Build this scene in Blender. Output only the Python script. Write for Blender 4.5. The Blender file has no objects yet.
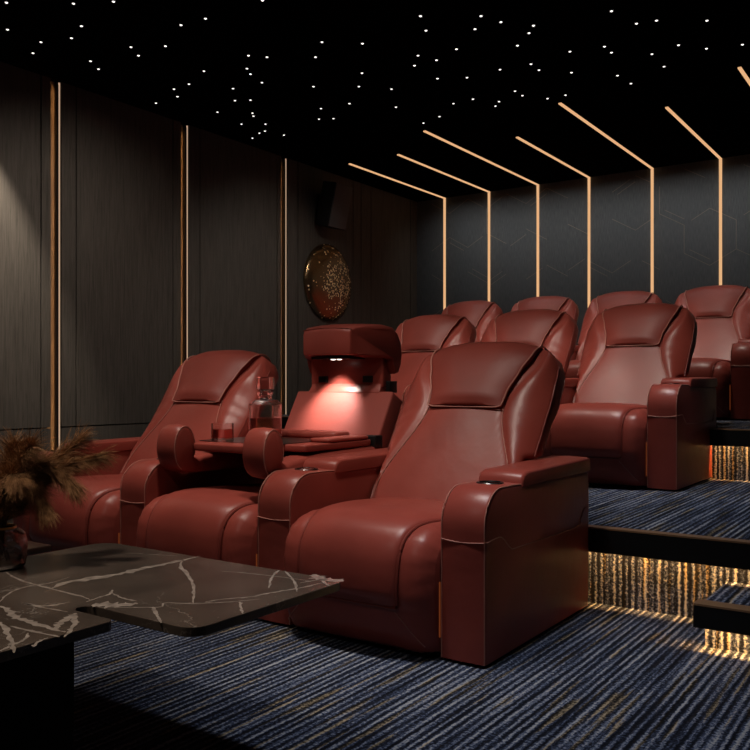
import bpy, bmesh, math, random
from mathutils import Vector, Matrix
rnd = random.Random(7)
SC = bpy.context.scene
COL = SC.collection

# ------------------------------------------------------------------ camera
F, HY, CAMH = 845.0, 384.0, 0.95
_n = math.hypot(582, 845); SN, CS = 582/_n, 845/_n

def at_z(u, v, z):
    """point on the horizontal plane z seen at pixel u,v"""
    d = (CAMH - z)*F/(v - HY); r = (u - 375)/F*d
    return (CS*r - SN*d, SN*r + CS*d, z)

cam = bpy.data.cameras.new('camera'); camo = bpy.data.objects.new('camera', cam); COL.objects.link(camo)
cam.sensor_width = 36; cam.lens = F/750*36; cam.clip_start = .05; cam.clip_end = 60
camo.location = (0, 0, CAMH)
camo.rotation_euler = (math.pi/2, 0, math.atan2(SN, CS))
cam.shift_y = (HY-375)/750
SC.camera = camo

# ------------------------------------------------------------------ materials
def new_mat(name):
    m = bpy.data.materials.new(name); m.use_nodes = True
    nt = m.node_tree; b = nt.nodes['Principled BSDF']
    return m, nt, b

def N(nt, t, **kw):
    n = nt.nodes.new(t)
    for k, v in kw.items():
        if k in n.inputs: n.inputs[k].default_value = v
        else: setattr(n, k, v)
    return n

def ramp(nt, stops, interp='LINEAR'):
    r = nt.nodes.new('ShaderNodeValToRGB'); cr = r.color_ramp; cr.interpolation = interp
    while len(cr.elements) < len(stops): cr.elements.new(.5)
    for e, (p, c) in zip(cr.elements, stops):
        e.position = p; e.color = (*c, 1) if len(c) == 3 else c
    return r

def simple(name, col, rough=.5, metal=0.0, spec=.5, coat=0.0):
    m, nt, b = new_mat(name)
    b.inputs['Base Color'].default_value = (*col, 1); b.inputs['Roughness'].default_value = rough
    b.inputs['Metallic'].default_value = metal; b.inputs['Specular IOR Level'].default_value = spec
    b.inputs['Coat Weight'].default_value = coat
    return m

def emis(name, col, s):
    m, nt, b = new_mat(name)
    b.inputs['Base Color'].default_value = (0, 0, 0, 1)
    b.inputs['Emission Color'].default_value = (*col, 1); b.inputs['Emission Strength'].default_value = s
    b.inputs['Specular IOR Level'].default_value = 0
    return m

def leather(name, col, rough=.34, bump=.12):
    m, nt, b = new_mat(name); L = nt.links
    tc = N(nt, 'ShaderNodeTexCoord')
    n1 = N(nt, 'ShaderNodeTexNoise', Scale=3.5, Detail=3.0); L.new(tc.outputs['Object'], n1.inputs['Vector'])
    r = ramp(nt, [(.3, tuple(c*.86 for c in col)), (.7, tuple(c*1.12 for c in col))])
    L.new(n1.outputs['Fac'], r.inputs['Fac']); L.new(r.outputs['Color'], b.inputs['Base Color'])
    v = N(nt, 'ShaderNodeTexVoronoi', Scale=420.0); L.new(tc.outputs['Object'], v.inputs['Vector'])
    n2 = N(nt, 'ShaderNodeTexNoise', Scale=14.0, Detail=2.0); L.new(tc.outputs['Object'], n2.inputs['Vector'])
    mx = N(nt, 'ShaderNodeMath', operation='MULTIPLY_ADD'); mx.inputs[1].default_value = .08
    L.new(v.outputs['Distance'], mx.inputs[0]); L.new(n2.outputs['Fac'], mx.inputs[2])
    bp = N(nt, 'ShaderNodeBump', Strength=bump, Distance=.012); L.new(mx.outputs[0], bp.inputs['Height'])
    L.new(bp.outputs['Normal'], b.inputs['Normal'])
    rr = N(nt, 'ShaderNodeMapRange'); rr.inputs['To Min'].default_value = rough-.05; rr.inputs['To Max'].default_value = rough+.07
    L.new(n2.outputs['Fac'], rr.inputs['Value']); L.new(rr.outputs['Result'], b.inputs['Roughness'])
    b.inputs['Specular IOR Level'].default_value = .30
    return m

def wood():
    m, nt, b = new_mat('dark oak veneer'); L = nt.links
    tc = N(nt, 'ShaderNodeTexCoord'); mp = N(nt, 'ShaderNodeMapping'); mp.inputs['Scale'].default_value = (30, 30, 1.3)
    L.new(tc.outputs['Object'], mp.inputs['Vector'])
    n = N(nt, 'ShaderNodeTexNoise', Scale=3.0, Detail=6.0, Roughness=.65, Distortion=.6); L.new(mp.outputs['Vector'], n.inputs['Vector'])
    r = ramp(nt, [(.3, (.055, .049, .043)), (.5, (.085, .076, .066)), (.75, (.115, .102, .089))])
    L.new(n.outputs['Fac'], r.inputs['Fac']); L.new(r.outputs['Color'], b.inputs['Base Color'])
    bp = N(nt, 'ShaderNodeBump', Strength=.25, Distance=.004); L.new(n.outputs['Fac'], bp.inputs['Height']); L.new(bp.outputs['Normal'], b.inputs['Normal'])
    b.inputs['Roughness'].default_value = .62; b.inputs['Specular IOR Level'].default_value = .25
    return m

def wallpaper():
    m, nt, b = new_mat('slate textile wallcovering'); L = nt.links
    tc = N(nt, 'ShaderNodeTexCoord'); mp = N(nt, 'ShaderNodeMapping'); mp.inputs['Scale'].default_value = (60, 60, 5)
    L.new(tc.outputs['Object'], mp.inputs['Vector'])
    n = N(nt, 'ShaderNodeTexNoise', Scale=2.5, Detail=4.0); L.new(mp.outputs['Vector'], n.inputs['Vector'])
    r = ramp(nt, [(.3, (.085, .092, .097)), (.7, (.13, .138, .143))])
    L.new(n.outputs['Fac'], r.inputs['Fac']); L.new(r.outputs['Color'], b.inputs['Base Color'])
    bp = N(nt, 'ShaderNodeBump', Strength=.2, Distance=.004); L.new(n.outputs['Fac'], bp.inputs['Height']); L.new(bp.outputs['Normal'], b.inputs['Normal'])
    b.inputs['Roughness'].default_value = .75; b.inputs['Specular IOR Level'].default_value = .2
    return m

def carpet():
    m, nt, b = new_mat('striped loop carpet'); L = nt.links
    g = N(nt, 'ShaderNodeNewGeometry')
    # a little wander so that the woven lines are not ruler straight
    nw = N(nt, 'ShaderNodeTexNoise', Scale=26.0, Detail=2.0); L.new(g.outputs['Position'], nw.inputs['Vector'])
    sub = N(nt, 'ShaderNodeVectorMath', operation='SUBTRACT'); sub.inputs[1].default_value = (.5, .5, .5); L.new(nw.outputs['Color'], sub.inputs[0])
    scl = N(nt, 'ShaderNodeVectorMath', operation='SCALE'); scl.inputs['Scale'].default_value = .008; L.new(sub.outputs[0], scl.inputs[0])
    add = N(nt, 'ShaderNodeVectorMath', operation='ADD'); L.new(g.outputs['Position'], add.inputs[0]); L.new(scl.outputs[0], add.inputs[1])
    sx = N(nt, 'ShaderNodeSeparateXYZ'); L.new(add.outputs[0], sx.inputs[0])
    # main ribs
    w = N(nt, 'ShaderNodeMath', operation='MULTIPLY'); w.inputs[1].default_value = 2*math.pi/.027; L.new(sx.outputs['X'], w.inputs[0])
    si = N(nt, 'ShaderNodeMath', operation='SINE'); L.new(w.outputs[0], si.inputs[0])
    # long irregular dashes along the run of the carpet
    mp = N(nt, 'ShaderNodeMapping'); mp.inputs['Scale'].default_value = (62, 1.5, 1.5); L.new(add.outputs[0], mp.inputs['Vector'])
    n1 = N(nt, 'ShaderNodeTexNoise', Scale=1.0, Detail=3.0, Roughness=.6); L.new(mp.outputs['Vector'], n1.inputs['Vector'])
    mp2 = N(nt, 'ShaderNodeMapping'); mp2.inputs['Scale'].default_value = (42, 2.2, 2.2); mp2.inputs['Location'].default_value = (3.3, 1.2, 0); L.new(add.outputs[0], mp2.inputs['Vector'])
    n2 = N(nt, 'ShaderNodeTexNoise', Scale=1.0, Detail=1.5); L.new(mp2.outputs['Vector'], n2.inputs['Vector'])
    pile = N(nt, 'ShaderNodeTexNoise', Scale=105.0, Detail=2.0, Roughness=.7); L.new(g.outputs['Position'], pile.inputs['Vector'])
    a1 = N(nt, 'ShaderNodeMath', operation='MULTIPLY_ADD'); a1.inputs[1].default_value = .15; L.new(si.outputs[0], a1.inputs[0]); L.new(n1.outputs['Fac'], a1.inputs[2])
    pc = N(nt, 'ShaderNodeMath', operation='MULTIPLY_ADD'); pc.inputs[1].default_value = 1.0; pc.inputs[2].default_value = -.50; L.new(pile.outputs['Fac'], pc.inputs[0])
    a2 = N(nt, 'ShaderNodeMath', operation='ADD'); L.new(a1.outputs[0], a2.inputs[0]); L.new(pc.outputs[0], a2.inputs[1])
    dark = (.007, .008, .013)
    rb = ramp(nt, [(.30, dark), (.43, (.014, .018, .032)), (.55, (.050, .066, .118)), (.66, (.15, .18, .26)), (.80, (.38, .39, .41))])
    rt = ramp(nt, [(.32, (.01, .009, .009)), (.47, (.035, .03, .026)), (.58, (.16, .13, .09)), (.72, (.34, .28, .20)), (.85, (.46, .40, .31))])
    L.new(a2.outputs[0], rb.inputs['Fac']); L.new(a2.outputs[0], rt.inputs['Fac'])
    mk = ramp(nt, [(.585, (0, 0, 0)), (.63, (1, 1, 1))]); L.new(n2.outputs['Fac'], mk.inputs['Fac'])
    mix = N(nt, 'ShaderNodeMix', data_type='RGBA'); L.new(mk.outputs['Color'], mix.inputs['Factor'])
    L.new(rb.outputs['Color'], mix.inputs[6]); L.new(rt.outputs['Color'], mix.inputs[7])
    L.new(mix.outputs[2], b.inputs['Base Color'])
    h = N(nt, 'ShaderNodeMath', operation='MULTIPLY_ADD'); h.inputs[1].default_value = .5; L.new(si.outputs[0], h.inputs[0]); L.new(pile.outputs['Fac'], h.inputs[2])
    bp = N(nt, 'ShaderNodeBump', Strength=.7, Distance=.008); L.new(h.outputs[0], bp.inputs['Height']); L.new(bp.outputs['Normal'], b.inputs['Normal'])
    b.inputs['Roughness'].default_value = .95; b.inputs['Specular IOR Level'].default_value = .1
    return m

def marble():
    m, nt, b = new_mat('dark brown veined marble'); L = nt.links
    g = N(nt, 'ShaderNodeNewGeometry')
    n1 = N(nt, 'ShaderNodeTexNoise', Scale=5.0, Detail=6.0, Roughness=.6); L.new(g.outputs['Position'], n1.inputs['Vector'])
    base = ramp(nt, [(.3, (.054, .040, .031)), (.55, (.092, .068, .052)), (.8, (.140, .106, .082))]); L.new(n1.outputs['Fac'], base.inputs['Fac'])
    sub = N(nt, 'ShaderNodeVectorMath', operation='SUBTRACT'); sub.inputs[1].default_value = (.5, .5, .5); L.new(n1.outputs['Color'], sub.inputs[0])
    scl = N(nt, 'ShaderNodeVectorMath', operation='SCALE'); scl.inputs['Scale'].default_value = .35; L.new(sub.outputs[0], scl.inputs[0])
    add = N(nt, 'ShaderNodeVectorMath', operation='ADD'); L.new(g.outputs['Position'], add.inputs[0]); L.new(scl.outputs[0], add.inputs[1])
    v = N(nt, 'ShaderNodeTexVoronoi', feature='DISTANCE_TO_EDGE', Scale=4.2); L.new(add.outputs[0], v.inputs['Vector'])
    r = ramp(nt, [(0, (1, 1, 1)), (.006, (.5, .5, .5)), (.014, (0, 0, 0))]); L.new(v.outputs['Distance'], r.inputs['Fac'])
    n3 = N(nt, 'ShaderNodeTexNoise', Scale=4.0, Detail=1.0); L.new(g.outputs['Position'], n3.inputs['Vector'])
    r3 = ramp(nt, [(.47, (0, 0, 0)), (.66, (.5, .5, .5))]); L.new(n3.outputs['Fac'], r3.inputs['Fac'])
    mu = N(nt, 'ShaderNodeMath', operation='MULTIPLY'); L.new(r.outputs['Color'], mu.inputs[0]); L.new(r3.outputs['Color'], mu.inputs[1])
    mix = N(nt, 'ShaderNodeMix', data_type='RGBA'); L.new(mu.outputs[0], mix.inputs['Factor']); L.new(base.outputs['Color'], mix.inputs[6])
    mix.inputs[7].default_value = (.42, .36, .30, 1)
    # specks
    sp = N(nt, 'ShaderNodeTexNoise', Scale=90.0, Detail=1.0); L.new(g.outputs['Position'], sp.inputs['Vector'])
    rs = ramp(nt, [(.70, (0, 0, 0)), (.78, (.3, .3, .3))]); L.new(sp.outputs['Fac'], rs.inputs['Fac'])
    mix2 = N(nt, 'ShaderNodeMix', data_type='RGBA'); L.new(rs.outputs['Color'], mix2.inputs['Factor']); L.new(mix.outputs[2], mix2.inputs[6]); mix2.inputs[7].default_value = (.25, .21, .18, 1)
    L.new(mix2.outputs[2], b.inputs['Base Color'])
    b.inputs['Roughness'].default_value = .22
    return m

def vein_mat():
    m, nt, b = new_mat('pale calcite vein'); L = nt.links
    g = N(nt, 'ShaderNodeNewGeometry')
    n1 = N(nt, 'ShaderNodeTexNoise', Scale=40.0, Detail=4.0); L.new(g.outputs['Position'], n1.inputs['Vector'])
    r = ramp(nt, [(.3, (.23, .185, .15)), (.7, (.50, .42, .35))]); L.new(n1.outputs['Fac'], r.inputs['Fac']); L.new(r.outputs['Color'], b.inputs['Base Color'])
    b.inputs['Roughness'].default_value = .22
    return m

def egg_mat():
    m, nt, b = new_mat('speckled bronze lacquer'); L = nt.links
    tc = N(nt, 'ShaderNodeTexCoord')
    v = N(nt, 'ShaderNodeTexVoronoi', Scale=46.0); L.new(tc.outputs['Object'], v.inputs['Vector'])
    # speckles crowd towards one side of the plaque
    d = N(nt, 'ShaderNodeVectorMath', operation='DISTANCE'); d.inputs[1].default_value = (.05, .10, -.02); L.new(tc.outputs['Object'], d.inputs[0])
    mr = N(nt, 'ShaderNodeMapRange'); mr.inputs['From Min'].default_value = .08; mr.inputs['From Max'].default_value = .34
    mr.inputs['To Min'].default_value = 1.0; mr.inputs['To Max'].default_value = .10; L.new(d.outputs['Value'], mr.inputs['Value'])
    sc = N(nt, 'ShaderNodeSeparateColor'); L.new(v.outputs['Color'], sc.inputs[0])
    lt = N(nt, 'ShaderNodeMath', operation='LESS_THAN'); L.new(sc.outputs[0], lt.inputs[0]); L.new(mr.outputs['Result'], lt.inputs[1])
    l2 = N(nt, 'ShaderNodeMath', operation='LESS_THAN'); l2.inputs[1].default_value = .40; L.new(v.outputs['Distance'], l2.inputs[0])
    mu = N(nt, 'ShaderNodeMath', operation='MULTIPLY'); L.new(lt.outputs[0], mu.inputs[0]); L.new(l2.outputs[0], mu.inputs[1])
    mix = N(nt, 'ShaderNodeMix', data_type='RGBA'); L.new(mu.outputs[0], mix.inputs['Factor'])
    mix.inputs[6].default_value = (.27, .17, .088, 1); mix.inputs[7].default_value = (1.0, .80, .50, 1)
    L.new(mix.outputs[2], b.inputs['Base Color'])
    ms = N(nt, 'ShaderNodeMapRange'); ms.inputs['To Min'].default_value = .9; ms.inputs['To Max'].default_value = .15
    L.new(mu.outputs[0], ms.inputs['Value']); L.new(ms.outputs['Result'], b.inputs['Metallic'])
    rg = N(nt, 'ShaderNodeMapRange'); rg.inputs['To Min'].default_value = .22; rg.inputs['To Max'].default_value = .5
    L.new(mu.outputs[0], rg.inputs['Value']); L.new(rg.outputs['Result'], b.inputs['Roughness'])
    return m

def glass(name, col, rough=.02, ior=1.45, bump=0.0, bscale=60.0):
    m, nt, b = new_mat(name); L = nt.links
    b.inputs['Base Color'].default_value = (*col, 1); b.inputs['Roughness'].default_value = rough
    b.inputs['Transmission Weight'].default_value = 1.0; b.inputs['IOR'].default_value = ior
    if bump:
        tc = N(nt, 'ShaderNodeTexCoord'); v = N(nt, 'ShaderNodeTexVoronoi', Scale=bscale); L.new(tc.outputs['Object'], v.inputs['Vector'])
        bp = N(nt, 'ShaderNodeBump', Strength=bump, Distance=.004); L.new(v.outputs['Distance'], bp.inputs['Height']); L.new(bp.outputs['Normal'], b.inputs['Normal'])
    return m

def plume_mat():
    m, nt, b = new_mat('dry brown pampas'); L = nt.links
    g = N(nt, 'ShaderNodeNewGeometry')
    n = N(nt, 'ShaderNodeTexNoise', Scale=60.0, Detail=2.0); L.new(g.outputs['Position'], n.inputs['Vector'])
    r = ramp(nt, [(.3, (.13, .058, .022)), (.5, (.30, .145, .060)), (.75, (.54, .29, .135))]); L.new(n.outputs['Fac'], r.inputs['Fac']); L.new(r.outputs['Color'], b.inputs['Base Color'])
    b.inputs['Roughness'].default_value = .8; b.inputs['Specular IOR Level'].default_value = .2
    return m

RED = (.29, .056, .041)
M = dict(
    leather=leather('oxblood leather', RED), pillow=leather('oxblood leather shaded headrest', tuple(c*.84 for c in RED), .46),  # headrest leather darkened, some of its shade put into the colour
    panel=leather('oxblood leather matte', RED, .7),
    seam=simple('pale red stitching', (.42, .17, .13), .6), piping=leather('dark red piping', tuple(c*.72 for c in RED), .4),
    foot=simple('black plastic foot', (.008, .008, .008), .5), blackmetal=simple('black satin metal', (.006, .006, .006), .35),
    cup=simple('polished steel cup', (.55, .54, .52), .18, 1.0), rim=simple('black gloss ring', (.01, .01, .01), .25),
    wood=wood(), gap=simple('black shadow gap', (.004, .004, .004), .8), paper=wallpaper(), inlay=simple('bronze inlay line', (.26, .21, .17), .5, .2),
    ceiling=simple('black acoustic ceiling', (.0025, .0025, .003), 1.0, 0, 0), carpet=carpet(), fascia=simple('black lacquer fascia', (.004, .004, .0045), .5, 0, .25),
    bronze=simple('bronze nosing', (.20, .115, .06), .45, .1), marble=marble(), vein=vein_mat(), tablebase=simple('black stained plinth', (.005, .005, .005), .8, 0, .15),
    led=emis('warm led diffuser', (1.0, .56, .27), .80), ledwall=emis('warm led wall diffuser', (1.0, .66, .42), .52), ledglow=emis('amber led tape', (1.0, .43, .13), 40.0),
    ledstep=emis('amber step led tape', (1.0, .47, .135), 170.0), star=emis('white fibre end', (1.0, .95, .90), 1.6), leakglow=emis('orange leaked light glow', (1.0, .22, .06), .11),  # the dim orange glow imitates leaked light, not a chair lamp
    reading=emis('white reading led', (1.0, .92, .85), 4.0),
    egg=egg_mat(), speaker=simple('black speaker cabinet', (.006, .006, .006), .6), grille=simple('charcoal speaker cloth', (.10, .10, .10), .85),
    crystal=glass('smoked cut crystal', (.62, .55, .53), .05, 1.5, .9, 34.0), clear=glass('clear lead glass', (.97, .88, .87), .16, 1.22),
    whisky=glass('dark red spirit', (.72, .30, .28), .05, 1.12), gold=simple('brushed gold collar', (.55, .30, .10), .35, 1.0),
    plume=plume_mat(), stem=simple('dry brown stalk', (.05, .03, .015), .8), traymat=simple('black tray insert', (.008, .007, .007), .3),
)

# ------------------------------------------------------------------ object helpers
def tag(o, label=None, cat=None, group=None, kind=None):
    if label: o['label'] = label
    if cat: o['category'] = cat
    if group: o['group'] = group
    if kind: o['kind'] = kind
    return o

def empty(name, loc=(0, 0, 0)):
    o = bpy.data.objects.new(name, None); o.empty_display_size = .1; o.location = loc; COL.objects.link(o); return o

class MB:
    """collects geometry for ONE mesh object"""
    def __init__(s): s.v = []; s.f = []; s.mi = []
    def add(s, vs, fs, mi=0):
        k = len(s.v); s.v += [tuple(p) for p in vs]; s.f += [tuple(i+k for i in f) for f in fs]; s.mi += [mi]*len(fs); return s
    def box(s, x0, x1, y0, y1, z0, z1, mi=0):
        v = [(x, y, z) for x in (x0, x1) for y in (y0, y1) for z in (z0, z1)]
        return s.add(v, [(0, 1, 3, 2), (4, 6, 7, 5), (0, 4, 5, 1), (2, 3, 7, 6), (0, 2, 6, 4), (1, 5, 7, 3)], mi)
    def loft(s, rings, cap=(True, True), mi=0):
        n = len(rings[0]); v = [p for r in rings for p in r]; f = []
        for i in range(len(rings)-1):
            for j in range(n):
                f.append((i*n+j, i*n+(j+1) % n, (i+1)*n+(j+1) % n, (i+1)*n+j))
        if cap[0]: f.append(tuple(range(n))[::-1])
        if cap[1]: f.append(tuple((len(rings)-1)*n+j for j in range(n)))
        return s.add(v, f, mi)
    def tube(s, pts, r, k=6, mi=0):
        pts = [Vector(p) for p in pts]; rings = []
        for i, p in enumerate(pts):
            t = (pts[min(i+1, len(pts)-1)]-pts[max(i-1, 0)]).normalized()
            a = t.cross(Vector((0, 0, 1)) if abs(t.z) < .9 else Vector((1, 0, 0))).normalized(); b = t.cross(a)
            rr = r(i/(len(pts)-1)) if callable(r) else r
            rings.append([p+(a*math.cos(2*math.pi*q/k)+b*math.sin(2*math.pi*q/k))*rr for q in range(k)])
        return s.loft(rings, mi=mi)
    def lathe(s, prof, c=(0, 0, 0), k=32, cap=(True, True), mi=0):
        return s.loft([[(c[0]+r*math.cos(2*math.pi*q/k), c[1]+r*math.sin(2*math.pi*q/k), c[2]+z) for q in range(k)] for r, z in prof], cap, mi)
    def build(s, name, mat, parent=None, smooth=True, bevel=0, seg=3, angle=35):
        me = bpy.data.meshes.new(name); me.from_pydata(s.v, [], s.f)
        mats = mat if isinstance(mat, (list, tuple)) else [mat]
        for m_ in mats: me.materials.append(m_)
        me.polygons.foreach_set('material_index', s.mi)
        bm = bmesh.new(); bm.from_mesh(me)
        bmesh.ops.recalc_face_normals(bm, faces=bm.faces)
        if bevel:
            ed = [e for e in bm.edges if len(e.link_faces) == 2 and e.calc_face_angle(0) > math.radians(40)]
            bmesh.ops.bevel(bm, geom=ed, offset=bevel, segments=seg, profile=.5, affect='EDGES', clamp_overlap=True)
        bm.to_mesh(me); bm.free()
        if smooth:
            me.polygons.foreach_set('use_smooth', [True]*len(me.polygons))
            me.set_sharp_from_angle(angle=math.radians(angle))
        o = bpy.data.objects.new(name, me); COL.objects.link(o)
        if parent: o.parent = parent
        return o

def copy_tree(o, parent=None):
    c = o.copy(); COL.objects.link(c)
    if parent: c.parent = parent
    for ch in list(o.children): copy_tree(ch, c)
    return c

def catmull(pts, n):
    """n samples through control points (any dimension)"""
    P = [Vector(p) for p in pts]; out = []
    # arc length parameter
    ds = [0]
    for a, b in zip(P, P[1:]): ds.append(ds[-1]+(b-a).length)
    for i in range(n):
        t = ds[-1]*i/(n-1); k = 0
        while k < len(P)-2 and t > ds[k+1]: k += 1
        u = (t-ds[k])/max(1e-9, ds[k+1]-ds[k])
        p0, p1, p2, p3 = P[max(k-1, 0)], P[k], P[k+1], P[min(k+2, len(P)-1)]
        out.append(.5*((2*p1)+(p2-p0)*u+(2*p0-5*p1+4*p2-p3)*u*u+(3*p1-p0-3*p2+p3)*u**3))
    return out

def lerp_tab(tab, x):
    if x <= tab[0][0]: return tab[0][1]
    for (a, va), (b, vb) in zip(tab, tab[1:]):
        if x <= b:
            t = (x-a)/(b-a); t = t*t*(3-2*t)*.5+t*.5
            return va+(vb-va)*t
    return tab[-1][1]

def sstep(a, b, x):
    t = max(0, min(1, (x-a)/(b-a))); return t*t*(3-2*t)

# ------------------------------------------------------------------ the room shell
XW, YB, H = -5.25, 8.50, 3.10
XR = 2.6
def struct(o): o['kind'] = 'structure'; return o

mb = MB(); mb.box(XW-.2, XR, -1.5, 3.60, -.12, 0); struct(mb.build('floor', M['carpet'], smooth=False))
Z1, Z2 = .335, .66
Y1, Y2 = 3.56, 5.76
mb = MB(); mb.box(XW, XR, Y1, YB, 0, Z1); struct(mb.build('floor_middle_tier', M['carpet'], smooth=False))
mb = MB(); mb.box(XW, XR, Y2, YB, Z1, Z2); struct(mb.build('floor_upper_tier', M['carpet'], smooth=False))
mb = MB(); mb.box(-.752, XR, 3.20, Y1, 0, .165); struct(mb.build('floor_step', M['carpet'], smooth=False))
mb = MB(); mb.box(XW-.25, XR, -1.5, YB+.2, H, H+.15); struct(mb.build('ceiling', M['ceiling'], smooth=False))

def nosing(idx, x0, yr, zt, h, ov):
    """black fascia under a bronze nosing; the LED tape sits up in the cavity behind it"""
    yf = yr-ov
    b = MB(); b.box(x0, XR, yf, yf+.010, zt-h, zt-.004); b.box(x0, XR, yf+.010, yr, zt-.024, zt-.004); b.box(x0, x0+.008, yf+.010, yr, zt-h, zt-.024)
    o = struct(b.build('trim_%d' % idx, M['fascia'], smooth=False))
    n = MB(); n.box(x0, XR, yf-.002, yf+ov, zt-.004, zt+.003); n.build('nosing', M['bronze'], o, smooth=False)
    l = MB(); l.box(x0+.02, XR, yf+.014, yf+.030, zt-.034, zt-.025); l.build('led_tape', M['ledstep'], o, smooth=False)
    return o
nosing(1, XW, Y1, Z1, .104, .052)
nosing(2, XW, Y2, Z2, .106, .052)
nosing(3, -.776, 3.20, .165, .083, .07)

# left wall: proud veneer boards over a black backing, shadow gaps between them
gaps_y = [.55, 2.05, 2.35, 3.525, 3.81, 4.727, 5.024, 6.003, 6.309, 7.214, 7.359, 7.546, 8.35]
strips_y = [2.20, 3.662, 4.872, 6.12]
mb = MB(); mb.box(XW-.2, XW-.05, -1.5, YB+.2, -.1, H, 1)
edges = sorted([-1.5]+gaps_y+[y for y in strips_y]+[YB])
for a, c in zip(edges, edges[1:]):
    g0 = .0055 if a not in strips_y else .030
    g1 = .0055 if c not in strips_y else .060
    for z0, z1 in ((0, .637), (.647, H)):
        mb.box(XW-.05, XW, a+g0, c-g1, z0, z1, 0)
for y in strips_y: mb.box(XW-.05, XW-.045, y-.06, y, 0, H, 0)
struct(mb.build('wall_left', [M['wood'], M['gap']], smooth=False))

# back wall
mb = MB(); mb.box(XW-.2, XR, YB, YB+.2, -.1, H)
wb = struct(mb.build('wall_back', M['paper'], smooth=False))
mb = MB(); R = .275; wdt = R*math.sqrt(3)
def bar(x0, z0, x1, z1, w=.0045):
    d = Vector((x1-x0, z1-z0)); L_ = d.length; n = Vector((-d.y, d.x))/L_*w/2
    p = [(x0+n.x, z0+n.y), (x1+n.x, z1+n.y), (x1-n.x, z1-n.y), (x0-n.x, z0-n.y)]
    y0, y1 = YB-.0003, YB+.002
    mb.add([(x, y0, z) for x, z in p]+[(x, y1, z) for x, z in p], [(0, 1, 2, 3), (0, 4, 5, 1), (1, 5, 6, 2), (2, 6, 7, 3), (3, 7, 4, 0)])
for row in range(9):
    for cl in range(18):
        cx_ = XW+.2+cl*wdt+(wdt/2 if row % 2 else 0); cz = .3+row*R*1.5
        if cz > H-.15: continue
        pt = [(cx_+R*math.cos(math.radians(30+60*q)), cz+R*math.sin(math.radians(30+60*q))) for q in range(6)]
        for q in (0, 1, 3):
            if rnd.random() < .62:
                (a, b_), (c, d_) = pt[q], pt[(q+1) % 6]
                k0, k1 = rnd.choice([(0, 1), (0, .72), (.2, 1), (0, 1)])
                if max(b_, d_) < H and min(a, c) > XW:
                    bar(a+(c-a)*k0, b_+(d_-b_)*k0, a+(c-a)*k1, b_+(d_-b_)*k1)
        if rnd.random() < .5:
            s_ = .78; q = rnd.choice((0, 1, 3, 4))
            (a, b_), (c, d_) = [(cx_+(p[0]-cx_)*s_, cz+(p[1]-cz)*s_) for p in (pt[q], pt[(q+1) % 6])]
            if max(b_, d_) < H and min(a, c) > XW: bar(a, b_, c, d_)
        if rnd.random() < .3: bar(pt[5][0], pt[5][1], pt[0][0], pt[0][1]) if pt[0][1] < H else None
mb.build('inlay_line', M['inlay'], wb, smooth=False)

# ------------------------------------------------------------------ light strips
xs = [-4.875, -4.305, -3.72, -3.15, -2.50, -1.855, -1.215]
ends = [6.64, 6.63, 6.14, 6.75, 6.12, 6.68, 6.12]
ordn = ['leftmost', 'second from the left', 'third from the left', 'fourth from the left', 'fifth from the left', 'sixth from the left', 'rightmost']
for x, ye, w_ in zip(xs, ends, ordn):
    r_ = empty('light_strip', (x, YB, Z2))
    tag(r_, 'L-shaped warm light line on back wall and ceiling, %s' % w_, 'light strip', 'light lines on the back wall and ceiling')
    a = MB(); a.box(-.013, .013, -.010, .004, .02, H-Z2); a.build('wall_run', M['led'], r_, smooth=False)
    a = MB(); a.box(-.011, .011, ye-YB, -.010, H-Z2-.010, H-Z2+.004); a.build('ceiling_run', M['led'], r_, smooth=False)
wlab = ['at the far left by the wall spotlight', 'nearest the camera, rising behind the pampas grass', 'in the middle, rising behind the left end recliner', 'farthest back, left of the wall speaker']
for y, w_ in list(zip(strips_y, wlab))[1:]:
    r_ = empty('wall_light_strip', (XW, y, 0))
    tag(r_, 'thin vertical light strip in the dark wood left wall, %s' % w_, 'light strip', 'vertical strips in the wood wall')
    a = MB(); a.box(-.045, .0005, .0, .011, .01, H-.012); a.build('channel', M['blackmetal'], r_, smooth=False)
    a = MB(); a.box(.0005, .004, .0, .012, .01, H-.012); a.build('diffuser', M['ledwall'], r_, smooth=False)
    a = MB(); a.box(.0, .0035, -.016, .0, .01, H-.03); a.build('flange', M['blackmetal'], r_, smooth=False)
    a = MB(); a.box(-.008, -.004, -.0035, -.001, .01, H-.05); a.build('led_tape', M['ledglow'], r_, smooth=False)

# ------------------------------------------------------------------ starry ceiling
SL = [(13,5),(15,59),(147,7),(227,3),(525,0.5),(411,37),(362,50),(163,52),(143,76),(82,84),(66,106),(262,94),(277,111),(331,92),(181,122),(197,138),(348,178),(355,193),(378,168),(408,142),(312,206),(435,224),(466,177),(470,201),(494,137),(501,148),(497,111),(534,114),(524,165),(501,200),(505,226),(507,232),(483,248),(505,276),(519,266),(530,262),(531,248),(568,270),(644,84),(631,114),(627,173),(725,87),(724,146),(718,173),(699,207),(642,217),(638,238),(667,237)]
SRr = [(91,32),(102,61),(212,32),(200,58),(252,44),(317,51),(308,66),(285,91),(163,98),(86,111),(79,131),(123,120),(125,157),(33,178),(42,214),(184,155),(250,139),(312,128),(328,140),(390,103),(393,145),(280,182),(295,191),(345,197),(381,190),(248,203),(241,212),(196,198),(157,207),(129,233),(97,246),(473,22),(523,47),(563,41),(459,93),(473,105),(554,108),(607,90),(664,41),(663,97),(735,89),(578,133),(485,151),(512,167)]
stars = [(x/2, y/2) for x, y in SL]+[(375+x/2, y/2) for x, y in SRr]
st0 = None
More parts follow.
